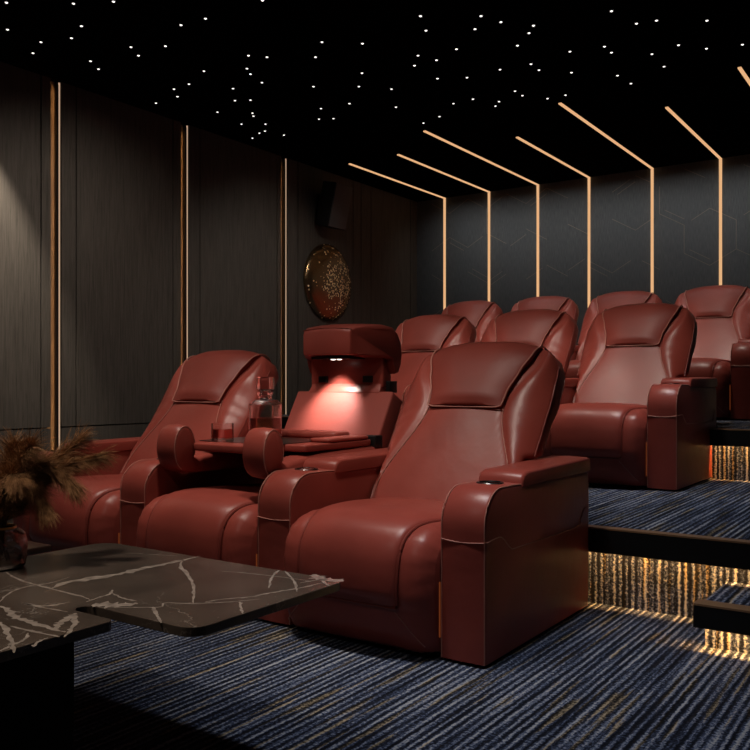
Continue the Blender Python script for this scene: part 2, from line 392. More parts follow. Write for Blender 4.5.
for (u, v) in stars:
    p = at_z(u, v, H)
    if st0 is None:
        a = MB(); a.lathe([(.0088, .004), (.0088, -.001), (.006, -.004), (.002, -.005)], k=10); st0 = a.build('star_light', M['star'])
        o = st0
    else:
        o = st0.copy(); COL.objects.link(o)
    o.location = p
    tag(o, 'tiny white star light set in the black ceiling', 'star light', 'fibre-optic stars in the black ceiling')

# ------------------------------------------------------------------ recliner
PW = .335                                   # half the seat between the arms
SEAT = [(.66, .415), (.45, .428), (.25, .440), (.10, .445), (.02, .435), (-.035, .405), (-.066, .355), (-.078, .29), (-.080, .22), (-.074, .15), (-.060, .080), (-.030, .022)]
SP = [Vector((p[0], p[1])) for p in catmull([(a, b, 0) for a, b in SEAT], 60)]
def seat_n(i):
    t = (SP[min(i+1, 59)]-SP[max(i-1, 0)]).normalized(); return Vector((t.y, -t.x))
def seat_pt(i, x, off):
    fi = max(0, min(58.999, i)); k = int(fi); u = fi-k
    p = SP[k].lerp(SP[k+1], u); n = seat_n(k).lerp(seat_n(k+1), u).normalized()
    return Vector((x, p.x+n.x*off, p.y+n.y*off))
I_END = 43                                   # pad ends on the front face at z about .18
while SP[I_END].y < .185: I_END -= 1
while SP[I_END].y > .185: I_END += 1
def pad_w(i):                                # half width of the raised pad along the path
    y = SP[int(max(0, min(59, i)))].x
    s = i/I_END
    return .322-.105*sstep(.28, .80, s)-.004*sstep(.8, 1, s)

def make_seat(root):
    # side bolsters and front apron
    b = MB(); rings = []
    X = [-PW, -PW+.003, -.322, -.305, -.28, -.24, -.21, -.12, 0, .12, .21, .24, .28, .305, .322, PW-.003, PW]
    for x in X:
        e = (abs(x)-.265)/(PW-.265); off = -.05*max(0, e)**2.6 if e > 0 else 0
        ring = []
        for i in range(60):
            w_ = off
            if i < I_END and abs(x) > .2:
                w_ += .012*math.sin(math.pi*min(1, (abs(x)-.2)/.13))          # plump bolster
                w_ += .0018*math.sin(i*1.9+abs(x)*40)*sstep(.24, .31, abs(x))*sstep(.25, .4, i/60)    # small puckers
            p = seat_pt(i, x, w_); p.x = x
            ring.append(p)
        ring += [Vector((x, .02, .02)), Vector((x, .66, .05))]
        rings.append(ring)
    b.loft(rings); b.build('seat', M['leather'], root, angle=60)
    # raised pad
    b = MB(); rings = []; edge = []
    K = 40
    steps = [i*.75 for i in range(int(I_END/.75)+1)]+[I_END]
    for j, i in enumerate(steps):
        w_ = pad_w(i); ring = []
        endk = 1-sstep(I_END-2.2, I_END+.15, i)
        for q in range(K):
            th = 2*math.pi*q/K
            cx_ = math.copysign(abs(math.cos(th))**(2/7), math.cos(th)); sz = math.copysign(abs(math.sin(th))**(2/4), math.sin(th))
            up = (.030+.012*(1-cx_*cx_))*(.25+.75*endk) if sz > 0 else .030
            ring.append(seat_pt(i, cx_*w_, .0+sz*up))
        rings.append(ring)
    b.loft(rings); pad = b.build('seat_pad', M['leather'], root, angle=60)
    # piping round the pad
    b = MB()
    path = [seat_pt(i, -pad_w(i)-.002, .012) for i in steps if i > 6]
    path += [seat_pt(I_END+.35, -pad_w(I_END)+.02+2*k*(pad_w(I_END)-.02)/10, .006) for k in range(11)]
    path += [seat_pt(i, pad_w(i)+.002, .012) for i in reversed(steps) if i > 6]
    b.tube(path, .0055); b.build('piping', M['piping'], pad)
    # slanting seams on the apron under the pad
    for s in (-1, 1):
        b = MB(); b.tube([seat_pt(I_END+1+(57-I_END-1)*t, s*(.20+.105*t), .0005) for t in [k/8 for k in range(9)]], .0022, 5); b.build('seam', M['seam'], root)
    # glowing sliver that paints in light leaking between seat and arm, no lamp
    b = MB(); b.box(PW-.003, PW+.004, -.006, -.002, .08, .27); b.build('leaked_glow', M['leakglow'], root, smooth=False)

# backrest: rings along a leaning path, front side carries a centre panel and two bolsters
BKW = [(.36, .325), (.54, .340), (.60, .358), (.68, .366), (.82, .370), (.93, .373), (1.00, .368), (1.05, .358), (1.09, .338), (1.122, .295), (1.138, .22)]
def back_c(z): return .505+.69*(z-.42)+(.03*sstep(.95, 1.1, z))
TN = Vector((.568, .823)); NF = Vector((-.823, .568))       # up the back, out of its front
def panel_w(z): return .315-.128*sstep(.50, .86, z)
def back_front(z, x):
    """offset of the front face from the centre line"""
    w_ = lerp_tab(BKW, z); pw = panel_w(min(z, .86)) if z < .86 else .187+.11*sstep(.86, 1.06, z)
    a = abs(x)
    f = .010*(1-(min(a, pw)/pw)**2)
    if a > pw:
        t = (a-pw)/max(.02, w_-pw); f += .012*math.sin(math.pi*min(1, t**.8)) -.058*t**2.1
        f += .0013*math.sin(z*88+a*22+1.7*math.sin(z*31))*sstep(.1, .5, t)*sstep(.50, .6, z)*(1-sstep(.88, .98, z))
    f -= .004*math.exp(-((a-pw)/.009)**2)
    return f
def back_pt(z, x, off=0):
    f = back_front(z, x)+off
    top = sstep(1.04, 1.138, z); f -= .028*top*top
    c = Vector((back_c(z), z))+NF*f
    return Vector((x, c.x, c.y))
def make_back(root, zs=.40, ztop=1.138):
    b = MB(); rings = []
    NZ = 62
    for j in range(NZ):
        z = zs+(ztop-zs)*(j/(NZ-1)); w_ = lerp_tab(BKW, z)
        if j > NZ-4: w_ *= 1-.06*(j-(NZ-4))
        ring = []; K = 44
        for q in range(K+1):                      # front, left to right
            k = -1+2*q/K; x = w_*math.copysign(abs(k)**.85, k); ring.append(back_pt(z, x))
        thick = .118+.028*sstep(.82, .93, z)-.065*sstep(1.04, 1.138, z)
        edge = back_front(z, w_)
        e0 = back_pt(z, w_)
        back = Vector((back_c(z), z))-NF*thick
        for k in (.25, .6, .85):                  # rounded side, then the flat rear
            p = Vector((e0.y, e0.z)).lerp(back, k); ring.append(Vector((w_+.006*math.sin(math.pi*min(1, k)), p.x, p.y)))
        for k in (.94, .6, 0, -.6, -.94): ring.append(Vector((w_*k, back.x, back.y)))
        for k in (.85, .6, .25):
            p = Vector((e0.y, e0.z)).lerp(back, k); ring.append(Vector((-w_-.006*math.sin(math.pi*min(1, k)), p.x, p.y)))
        for p in ring:                            # stays between the arms where the arms are
            if p.z < .645: p.x = max(-.330, min(.330, p.x))
        rings.append(ring)
    b.loft(rings); bk = b.build('backrest', M['leather'], root, angle=75)
    for s in (-1, 1):
        b = MB(); b.tube([back_pt(z, s*panel_w(z), .0045) for z in [.46+.40*k/24 for k in range(25)]], .0024, 5); b.build('seam', M['seam'], bk)
        b = MB(); pts = []
        for k in range(30):
            z = .68+.37*k/29; pts.append(back_pt(z, s*(lerp_tab(BKW, z)-.002), .001))
        b.tube(pts, .0032, 6); b.build('piping', M['piping'], bk)
    return bk
PILP = catmull([(.795, .848, 0), (.838, .912, 0), (.882, .978, 0), (.925, 1.037, 0), (.974, 1.083, 0), (1.035, 1.102, 0), (1.095, 1.080, 0), (1.13, 1.02, 0)], 34)
PILW = [(0, .182), (.15, .190), (.35, .222), (.55, .256), (.70, .264), (.85, .262), (1, .255)]
def pil_n(i):
    t = (PILP[min(i+1, 33)]-PILP[max(i-1, 0)]).normalized(); return Vector((-t.y, t.x))
def make_pillow(root):
    b = MB(); rings = []; K = 44
    for i in range(34):
        s = i/33; w_ = lerp_tab(PILW, s); c = Vector((PILP[i].x, PILP[i].y)); n = pil_n(i)
        end = sstep(0, .10, s)*(1-.5*sstep(.9, 1, s)); ring = []
        for q in range(K):
            th = 2*math.pi*q/K
            cx_ = math.copysign(abs(math.cos(th))**(2/4), math.cos(th)); sz = math.copysign(abs(math.sin(th))**(2/2.6), math.sin(th))
            up = (.014+.026*(1-abs(cx_)**2.6))*(.5+.5*end) if sz > 0 else .05
            p = c+n*(sz*up+.006)
            ring.append(Vector((cx_*w_, p.x, p.y)))
        rings.append(ring)
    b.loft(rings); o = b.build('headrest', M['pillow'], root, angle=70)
    b = MB(); pts = []
    for sgn, idx in ((-1, range(31, -1, -1)), (0, range(9)), (1, range(0, 32))):
        for i in idx:
            if sgn == 0:
                c = Vector((PILP[0].x, PILP[0].y))+pil_n(0)*.014; pts.append(Vector((-.155+.31*i/8, c.x-.002, c.y-.006)))
            else:
                w_ = lerp_tab(PILW, i/33); c = Vector((PILP[i].x, PILP[i].y))+pil_n(i)*.016; pts.append(Vector((sgn*(w_+.001), c.x, c.y)))
    b.tube(pts, .0038, 6); b.build('piping', M['seam'], o)
    return o

# arm: y/z profile pushed across x, both rims rounded, cup holder bored into the front
AW = .172
def arm_profile():
    pts = [(.0, .012)]+[(.0, .10+.35*k/5) for k in range(6)]
    for k in range(1, 11):
        a = math.pi/2*k/10; pts.append((.125-.125*math.cos(a), .455+.140*math.sin(a)))
    pts += [(.22, .594), (.30, .590), (.42, .585), (.60, .583), (.80, .582), (.945, .580), (.962, .570), (.968, .54), (.966, .30), (.962, .06), (.955, .012)]
    return pts
ARMP = arm_profile()
CUT = None
def make_arm(root, x0, outer_right=False, outer_left=False):
    b = MB(); c = .012
    prof = ARMP; cy = sum(p[0] for p in prof)/len(prof); cz = .31
    def shrink(d):
        out = []
        for y, z in prof:
            v = Vector((y-.47, z-.31)); out.append((y-d*(1 if y > .5 else -1) if abs(y-.47) > .30 else y, z-d*(1 if z > .31 else -1) if (z > .45) else z))
        return out
    rings = []
    for x, d in ((0, c), (c*.3, c*.3), (c, 0), (AW/2, -.003), (AW-c, 0), (AW-c*.3, c*.3), (AW, c)):
        rings.append([(x0+x, y, z) for y, z in shrink(d)])
    b.loft(rings); arm = b.build('armrest', M['leather'], root, angle=50)
    # cup holder
    ccx, ccy, ccz = x0+AW/2, .205, .5945
    cut = MB(); cut.lathe([(.042, -.075), (.042, .05)], (ccx, ccy, ccz), 32); co = cut.build('cutter', M['rim'], smooth=False)
    md = arm.modifiers.new('b', 'BOOLEAN'); md.object = co; md.operation = 'DIFFERENCE'; md.solver = 'EXACT'
    dg = bpy.context.evaluated_depsgraph_get(); dg.update()
    me = bpy.data.meshes.new_from_object(arm.evaluated_get(dg)); arm.modifiers.clear(); arm.data = me; me.name = 'armrest'
    me.polygons.foreach_set('use_smooth', [True]*len(me.polygons)); me.set_sharp_from_angle(angle=math.radians(50))
    bpy.data.objects.remove(co, do_unlink=True)
    b = MB(); b.lathe([(.041, -.002), (.0405, -.07), (.035, -.0735), (0.0005, -.0735), (.0005, -.0715), (.034, -.0715), (.0385, -.068), (.039, -.002)], (ccx, ccy, ccz), 32, (False, False)); cu = b.build('cup_holder', M['cup'], arm)
    b = MB(); b.lathe([(.040, .0), (.049, -.001), (.050, .002), (.047, .005), (.041, .005), (.039, .002), (.040, 0)], (ccx, ccy, ccz+.0005), 32, (False, False)); b.build('rim', M['rim'], cu)
    # raised pad
    pts = [(.285, .580), (.286, .604), (.298, .622), (.325, .632)]+[(.325+.625*k/8, .632+.006*k/8) for k in range(1, 9)]+[(.968, .634), (.974, .622), (.974, .580)]
    b = MB(); g = .0045; rings = []
    for x, d in ((-g, .009), (-g+.003, .003), (-g+.012, 0), (AW/2, -.003), (AW+g-.012, 0), (AW+g-.003, .003), (AW+g, .009)):
        rings.append([(x0+x, y+(d if i < 4 else -d if i > 11 else 0), max(.580, z-d)) for i, (y, z) in enumerate(pts)])
    b.loft(rings); pd = b.build('arm_pad', M['leather'], arm, angle=50)
    # stitched edges
    for xe, sg in ((x0+.004, -1), (x0+AW-.004, 1)):
        b = MB(); b.tube([(xe, y-.0015*(1 if y < .1 else 0)-.0, z+.0012*(1 if z > .5 else 0)) for y, z in [(max(y, .0035 if z < .5 else 0), z-.003 if z > .55 else z) for y, z in ARMP[:19]]], .0024, 5)
        b.build('seam', M['seam'], arm)
    b = MB(); b.tube([(x0+.004+(AW-.008)*k/8, -.0015, .42-.006*math.sin(math.pi*k/8)) for k in range(9)], .0022, 5); b.build('seam', M['seam'], arm)
    for flag, xo in ((outer_right, x0+AW+.0006), (outer_left, x0-.0006)):
        if flag:
            b = MB(); b.tube(catmull([(xo, .006, .42), (xo, .11, .425), (xo, .155, .40), (xo, .20, .372), (xo, .26, .368), (xo, .80, .362), (xo, .86, .385), (xo, .90, .425), (xo, .953, .432)], 44), .0022, 5); b.build('seam', M['seam'], arm)
    for y in (.05, .86):
        b = MB(); b.box(x0+.03, x0+AW-.03, y, y+.07, 0, .04); b.build('foot', M['foot'], arm, smooth=False)
    return arm

PITCH = .845
def make_recliner(left_arm=False, outer_right=False):
    root = empty('recliner')
    make_seat(root); make_back(root); make_pillow(root)
    make_arm(root, PW+.002, outer_right)
    if left_arm: make_arm(root, -PW-.002-AW, False, True)
    return root

GR = 'dark red leather recliners'
plain = make_recliner(); endr = make_recliner(outer_right=True); endl = make_recliner(left_arm=True)
XC = -1.80
FY = 2.52
def put(src, first, x, y, z, label):
    o = src if first else copy_tree(src)
    o.location = (x, y, z); o.scale = (1, 1, 1+.030*(z > .1)+.015*(z > .5)); tag(o, label, 'recliner', GR); return o
put(endr, True, XC, FY, 0, 'nearest red leather recliner, right end of the front row, whole seat in view')
put(endl, True, XC-2*PITCH, FY, 0, 'red leather recliner at left end of the front row, behind the pampas grass')
RY2 = 4.93
put(endr, False, XC-.02, RY2, Z1, 'red leather recliner at right end of the middle row, arm beside the aisle')
put(plain, True, XC-.02-PITCH, RY2, Z1, 'middle red leather recliner of the middle row, directly behind the nearest recliner')
put(endl, False, XC-.02-2*PITCH, RY2, Z1, 'left red leather recliner of the middle row, behind the raised headrest of the console seat')
RY3 = 7.17
put(endr, False, XC-.03, RY3, Z2, 'rightmost red leather recliner of the rear row, below the sixth light line')
put(plain, False, XC-.03-PITCH, RY3, Z2, 'second red leather recliner from the right in the rear row')
put(plain, False, XC-.03-2*PITCH, RY3, Z2, 'second red leather recliner from the left in the rear row')
put(endl, False, XC-.03-3*PITCH, RY3, Z2, 'leftmost red leather recliner of the rear row, nearest the wood wall corner')

# ------------------------------------------------------------------ the middle seat with its back folded down into a console
XB = XC-PITCH
con = empty('console_recliner', (XB, FY, 0))
tag(con, 'red leather middle seat of the front row, back folded into a lit drinks table', 'recliner')
make_seat(con); make_arm(con, PW+.002)
# rear panel that the folded part uncovered
b = MB()
def slab_yz(b, y0, z0, y1, z1, th, xa, xb, xa1=None, xb1=None):
    d = Vector((y1-y0, z1-z0)).normalized(); n = Vector((-d.y, d.x)); xa1 = xa if xa1 is None else xa1; xb1 = xb if xb1 is None else xb1
    P = []
    for (y, z, l, r) in ((y0, z0, xa, xb), (y1, z1, xa1, xb1)):
        P.append([(l, y, z), (r, y, z), (r, y-n.x*th, z-n.y*th), (l, y-n.x*th, z-n.y*th)])
    b.loft(P); return b
slab_yz(b, .80, .52, 1.03, .915, .11, -.312, .312, -.312, .312)
b.build('rear_panel', M['panel'], con, bevel=.012, seg=3)
b = MB(); slab_yz(b, 1.022, .905, 1.052, .955, .09, -.232, .232, -.225, .225); b.build('panel_tab', M['leather'], con, bevel=.006)
# neck that carries the headrest
b = MB(); b.box(-.235, .235, 1.05, 1.13, .93, 1.09); b.build('headrest_neck', M['leather'], con, bevel=.01)
for sx in (-.145, .145):
    b = MB(); b.box(sx-.028, sx+.028, 1.035, 1.06, .957, .992); b.build('hinge', M['blackmetal'], con, bevel=.003)
b = MB(); b.box(.245, .27, 1.06, 1.13, .905, .965); b.build('hinge', M['blackmetal'], con, bevel=.003)
# headrest turned forward: narrow front face, wide round rear
b = MB(); rings = []
plan = [(-1, .152, .20), (0, .152, .0)]
prof = []
def head_w(y): return .155+.125*sstep(.0, .20, y)*1.0
YH0 = .885
pr = [(0, 1.098), (-.004, 1.11), (-.004, 1.205), (.004, 1.222), (.03, 1.234), (.08, 1.246), (.14, 1.250), (.20, 1.238), (.245, 1.208), (.275, 1.160), (.285, 1.10), (.275, 1.045), (.252, 1.01), (.225, 1.002), (.21, 1.03), (.20, 1.075), (.17, 1.083), (.10, 1.09), (.03, 1.097)]
for k, ins in ((-1, .016), (-.985, .006), (-.955, 0), (-.5, 0), (0, 0), (.5, 0), (.955, 0), (.985, .006), (1, .016)):
    ring = []
    for y, z in pr:
        w_ = head_w(max(0, y)); cy, cz = .13, 1.13
        v = Vector((y-cy, z-cz)); L_ = v.length; v = v*(1-ins/max(L_, .05))
        crown = .014*(1-abs(k)**2)*(1 if z > 1.2 else 0)
        ring.append((k*w_, YH0+cy+v.x, cz+v.y+crown))
    rings.append(ring)
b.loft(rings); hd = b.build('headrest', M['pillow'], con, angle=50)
b = MB(); b.tube([(k*.1*head_w(.004), YH0+.004, 1.226+.010*(1-(k*.1)**2)) for k in range(-10, 11)], .003, 5); b.build('piping', M['piping'], hd)
b = MB(); b.box(-.125, .125, YH0+.03, YH0+.17, 1.078, 1.090); lt = b.build('lamp_plate', M['blackmetal'], hd, bevel=.003)
for sx in (-.022, .018):
    b = MB(); b.lathe([(.012, 1.080), (.012, 1.0755), (.009, 1.0745), (.001, 1.0742)], (sx, YH0+.085, 0), 16); b.build('reading_light', M['reading'], lt)
sp = bpy.data.lights.new('reading_lamp_beam', 'SPOT'); so = bpy.data.objects.new('reading_lamp_beam', sp); COL.objects.link(so); so.parent = con
so.location = (-.03, YH0+.045, 1.066); sp.energy = 20; sp.spot_size = math.radians(84); sp.spot_blend = .8; sp.shadow_soft_size = .02; sp.color = (1, .93, .87)
so.rotation_euler = (Vector((-.03, 1.0, .84))-Vector(so.location)).to_track_quat('-Z', 'Y').to_euler()

# bolsters: curled lobe at the front, flat run to the rear
def lobe_rings(xa, xb):
    cy, cz, r = .115, .662, .104; ky = .62
    pts = []
    for k in range(19):                            # from the saddle, over the lobe, down its front, underneath
        a = math.radians(-28+ (253+28)*k/18); pts.append((cy+ky*r*math.cos(a), cz+r*math.sin(a)))
    pts = [(.90, .650), (.70, .648), (.45, .642), (.32, .632), (.24, .622), (.20, .614)]+pts+[(.16, .548), (.32, .545), (.60, .545), (.90, .56)]
    rings = []; c = .02
    cyy, czz = .085, .64
    for x, d in ((xa, c), (xa+c*.3, c*.35), (xa+c, 0), ((xa+xb)/2, -.004), (xb-c, 0), (xb-c*.3, c*.35), (xb, c)):
        ring = []
        for i, (y, z) in enumerate(pts):
            if 5 < i < 25:
                v = Vector((y-cy, z-cz)); v *= 1-d/r; ring.append((x, cy+v.x, cz+v.y))
            else: ring.append((x, y, z-d if z > .6 else z+d*.5))
        rings.append(ring)
    return rings
for xa, xb in ((.198, .328), (-.328, -.198)):
    b = MB(); b.loft(lobe_rings(xa, xb)); bo = b.build('bolster', M['leather'], con, angle=50)
    b = MB(); cy, cz, r = .115, .662, .0985
    b.tube([(xb-.006, cy+.62*r*math.cos(math.radians(a)), cz+r*math.sin(math.radians(a))) for a in range(-20, 251, 9)], .0026, 5); b.build('seam', M['seam'], bo)
# table top
b = MB()
def rrect(x0, x1, y0, y1, r, k=5):
    o = []
    for cx_, cy_, a0 in ((x1-r, y1-r, 0), (x0+r, y1-r, 90), (x0+r, y0+r, 180), (x1-r, y0+r, 270)):
        for q in range(k+1):
            a = math.radians(a0+90*q/k); o.append((cx_+r*math.cos(a), cy_+r*math.sin(a)))
    return o
b.loft([[(x, y, z) for x, y in rrect(-.198, .198, .15, .84, .02)] for z in (.650, .684)])
tt = b.build('table_top', M['leather'], con, bevel=.007)
b = MB(); b.loft([[(x, y, z) for x, y in rrect(-.315, .315, .33, .84, .02)] for z in (.652, .683)]); b.build('table_leaf', M['leather'], tt, bevel=.007)
b = MB(); b.loft([[(x, y, z) for x, y in rrect(-.285, .20, .27, .66, .015)] for z in (.683, .6862)]); b.build('tray_insert', M['traymat'], tt, smooth=False)
b = MB(); b.loft([[(x, y, z) for x, y in rrect(-.315, .20, .70, .83, .03)] for z in (.684, .718)]); b.build('rear_cushion', M['leather'], con, bevel=.014, seg=4)
b = MB(); b.loft([[(x, y, z) for x, y in rrect(.195, .315, .50, .82, .02)] for z in (.684, .702)]); b.build('side_pad', M['leather'], con, bevel=.008)
b = MB(); b.box(.25, .33, .845, .91, .64, .70); b.build('hinge', M['blackmetal'], con, bevel=.006)
b = MB(); b.box(-.31, .31, .84, .93, .50, .66); b.build('rear_hinge_cover', M['blackmetal'], con, smooth=False)

# drinks on the folded table
TZ = .6868
def glass_block(name, x, y, w_, h_, label):
    g = empty(name, (x, y, TZ)); tag(g, label, 'glass')
    def sq(s, z, r=.008): return [(px, py, z) for px, py in rrect(-s, s, -s, s, r, 3)]
    b = MB(); b.loft([sq(w_/2, 0), sq(w_/2, h_), sq(w_/2-.005, h_), sq(w_/2-.005, .014)], (True, True)); b.build('tumbler_body', M['clear'], g, angle=30)
    b = MB(); b.loft([sq(w_/2-.0045, .0145), sq(w_/2-.0045, h_*.68)]); b.build('drink', M['whisky'], g, angle=30)
    g.rotation_euler = (0, 0, math.radians(12)); return g
gp = at_z(222.5, 441, TZ)
glass_block('whisky_tumbler', gp[0], gp[1]+.0, .078, .082, 'small square glass of dark red drink on the folded leather table')
dp = at_z(268, 437.5, TZ)
dec = empty('decanter', (dp[0]+.01, dp[1]-.03, TZ)); dec.rotation_euler = (0, 0, math.radians(20))
tag(dec, 'square glass decanter with block stopper behind the right curled bolster', 'decanter')
def sq(s, z, r=.01): return [(px, py, z) for px, py in rrect(-s, s, -s, s, r, 3)]
W = .064
b = MB(); b.loft([sq(W, 0), sq(W, .165), sq(W-.014, .183), sq(.027, .190), sq(.027, .205, .009), sq(.034, .214, .009), sq(.034, .222, .009), sq(.022, .222, .009), sq(.020, .195, .009), sq(W-.020, .176), sq(W-.007, .160), sq(W-.007, .016)]); b.build('bottle', M['clear'], dec, angle=30)
b = MB(); b.loft([sq(W-.0065, .0165), sq(W-.0065, .098)]); b.build('spirit', M['whisky'], dec, angle=30)
b = MB(); b.loft([sq(.018, .205, .006), sq(.020, .224, .006), sq(.024, .232, .006), sq(.036, .238, .006), sq(.036, .292, .006), sq(.030, .298, .006)]); b.build('stopper', M['clear'], dec, angle=30)

# ------------------------------------------------------------------ coffee table
TT, TH = .45, .021
XL, XT, YFar, YFr = -2.225, -1.28, 1.725, 1.207
XBk, YBk = -1.470, 1.163
def arc(cx_, cy_, r, a0, a1, k=7): return [(cx_+r*math.cos(math.radians(a0+(a1-a0)*i/k)), cy_+r*math.sin(math.radians(a0+(a1-a0)*i/k))) for i in range(k+1)]
R_ = .045
outl = arc(XT-R_, YFr+R_, R_, 270, 360)+arc(XT-.03, YFar-.03, .03, 0, 90)+arc(XL+.06, YFar-.06, .06, 90, 180)+arc(XL+.03, .43, .03, 180, 270)+arc(XBk-.03, .43, .03, 270, 360)+arc(XBk-.02, YBk-.02, .02, 0, 90)
ym = (YBk+YFr)/2; rs = (YFr-YBk)/2
outl += arc(-1.600, ym, rs, 270, 90, 8)            # round end of the slot
ct = empty('coffee_table', ((XL+XBk)/2, .9, 0)); tag(ct, 'low dark marble coffee table with white veins and an overhanging slab, foreground left', 'table')
base_off = Vector(ct.location)
def L2(p): return (p[0]-base_off.x, p[1]-base_off.y, p[2]-base_off.z)
bm = bmesh.new()
vs = [bm.verts.new(L2((x, y, TT))) for x, y in outl]; ftop = bm.faces.new(vs)
ext = bmesh.ops.extrude_face_region(bm, geom=[ftop])
bmesh.ops.translate(bm, verts=[v for v in ext['geom'] if isinstance(v, bmesh.types.BMVert)], vec=(0, 0, -TH))
bmesh.ops.recalc_face_normals(bm, faces=bm.faces)
rim_e = [e for e in bm.edges if len(e.link_faces) == 2 and e.calc_face_angle(0) > 1.2]
bmesh.ops.bevel(bm, geom=rim_e, offset=.0018, segments=2, profile=.5, affect='EDGES', clamp_overlap=True)
# pale veins, inlaid flush in the slab
def vein(pts, w0, w1=None):
    P = [Vector(at_z(u, v, TT)) for u, v in pts]; n = max(10, 5*len(P)); Q = catmull([tuple(p) for p in P], n); w1 = w0 if w1 is None else w1
    l, r = [], []
    for i, p in enumerate(Q):
        t = (Q[min(i+1, n-1)]-Q[max(i-1, 0)]).normalized(); s = Vector((-t.y, t.x, 0)); k = i/(n-1)
        w_ = (w0+(w1-w0)*k)*(.55+.9*rnd.random())*min(1, .25+4*k, .25+4*(1-k))
        j = s*rnd.uniform(-.25, .25)*w_
        l.append(bm.verts.new(L2(p+j+s*w_/2+Vector((0, 0, .0003))))); r.append(bm.verts.new(L2(p+j-s*w_/2+Vector((0, 0, .0003)))))
    for i in range(n-1):
        f_ = bm.faces.new((l[i], r[i], r[i+1], l[i+1])); f_.material_index = 1
vein([(52, 588), (70, 582), (95, 578), (120, 574), (150, 567), (175, 562), (200, 556)], .034, .014)
vein([(6, 572), (20, 580), (52, 589), (80, 596), (90, 600)], .007)
vein([(183, 560), (181, 567), (190, 578), (194, 588), (193, 603)], .010, .007)
vein([(86, 602), (100, 597), (110, 594), (112, 590)], .007)
vein([(92, 605), (110, 605), (126, 605), (137, 603)], .040, .022)
vein([(112, 593), (125, 599), (137, 601)], .006)
vein([(94, 607), (125, 607.5), (160, 607), (165, 603), (193, 603.5), (230, 602), (260, 599)], .004)
vein([(153, 607), (156, 613), (161, 623)], .009, .006)
vein([(240, 602), (241, 608), (243, 614)], .008, .005)
vein([(205, 602), (225, 599), (250, 597), (270, 593), (300, 588), (322, 583)], .006)
vein([(218, 571), (245, 573), (280, 577), (310, 581)], .003)
vein([(280, 570), (272, 577), (269, 588)], .007)
vein([(285, 571), (294, 581), (297, 592)], .006)
vein([(313, 574.5), (322, 579), (332, 580), (344, 581)], .030, .036)
vein([(318, 577), (326, 584), (330, 586)], .012, .008)
vein([(300, 583), (318, 580), (330, 580)], .006)
vein([(0, 606), (8, 610), (14, 616), (30, 622), (44, 626), (55, 630), (66, 632)], .016, .011)
vein([(56, 629), (60, 624), (70, 617), (76, 613)], .016)
vein([(76, 615), (74, 624), (70, 631), (64, 637)], .014, .009)
vein([(0, 622), (8, 634), (13, 646), (14, 653)], .012, .008)
vein([(10, 626), (35, 632), (60, 637)], .007)
vein([(22, 603), (40, 606), (55, 605), (70, 602)], .010, .006)
vein([(21, 603), (45, 608), (68, 612)], .005)
vein([(0, 602), (8, 594), (25, 587), (50, 583), (70, 577)], .005)
vein([(0, 651), (12, 645), (24, 640), (28, 633)], .010, .005)
vein([(33, 647), (38, 642), (48, 638)], .009, .006)
vein([(120, 553), (150, 554.5), (180, 556)], .003)
me = bpy.data.meshes.new('table_top'); bm.to_mesh(me); bm.free(); me.materials.append(M['marble']); me.materials.append(M['vein'])
to = bpy.data.objects.new('table_top', me); COL.objects.link(to); to.parent = ct
b = MB(); b.box(*[q for q in (XL+.10-base_off.x, -1.52-base_off.x, .55-base_off.y, 1.10-base_off.y)], .0, TT-TH); b.build('plinth', M['tablebase'], ct, bevel=.004)

# second low table behind
st = empty('side_table', (-3.08, 1.60, 0)); tag(st, 'low dark side table beyond the marble table, left of the frame behind the vase', 'table')
b = MB(); b.loft([[(x, y, z) for x, y in rrect(-.35, .35, -.30, .28, .01)] for z in (.338, .36)]); b.build('table_top', M['marble'], st, bevel=.002)
b = MB(); b.box(-.25, .25, -.2, .18, 0, .338); b.build('plinth', M['tablebase'], st, bevel=.004)

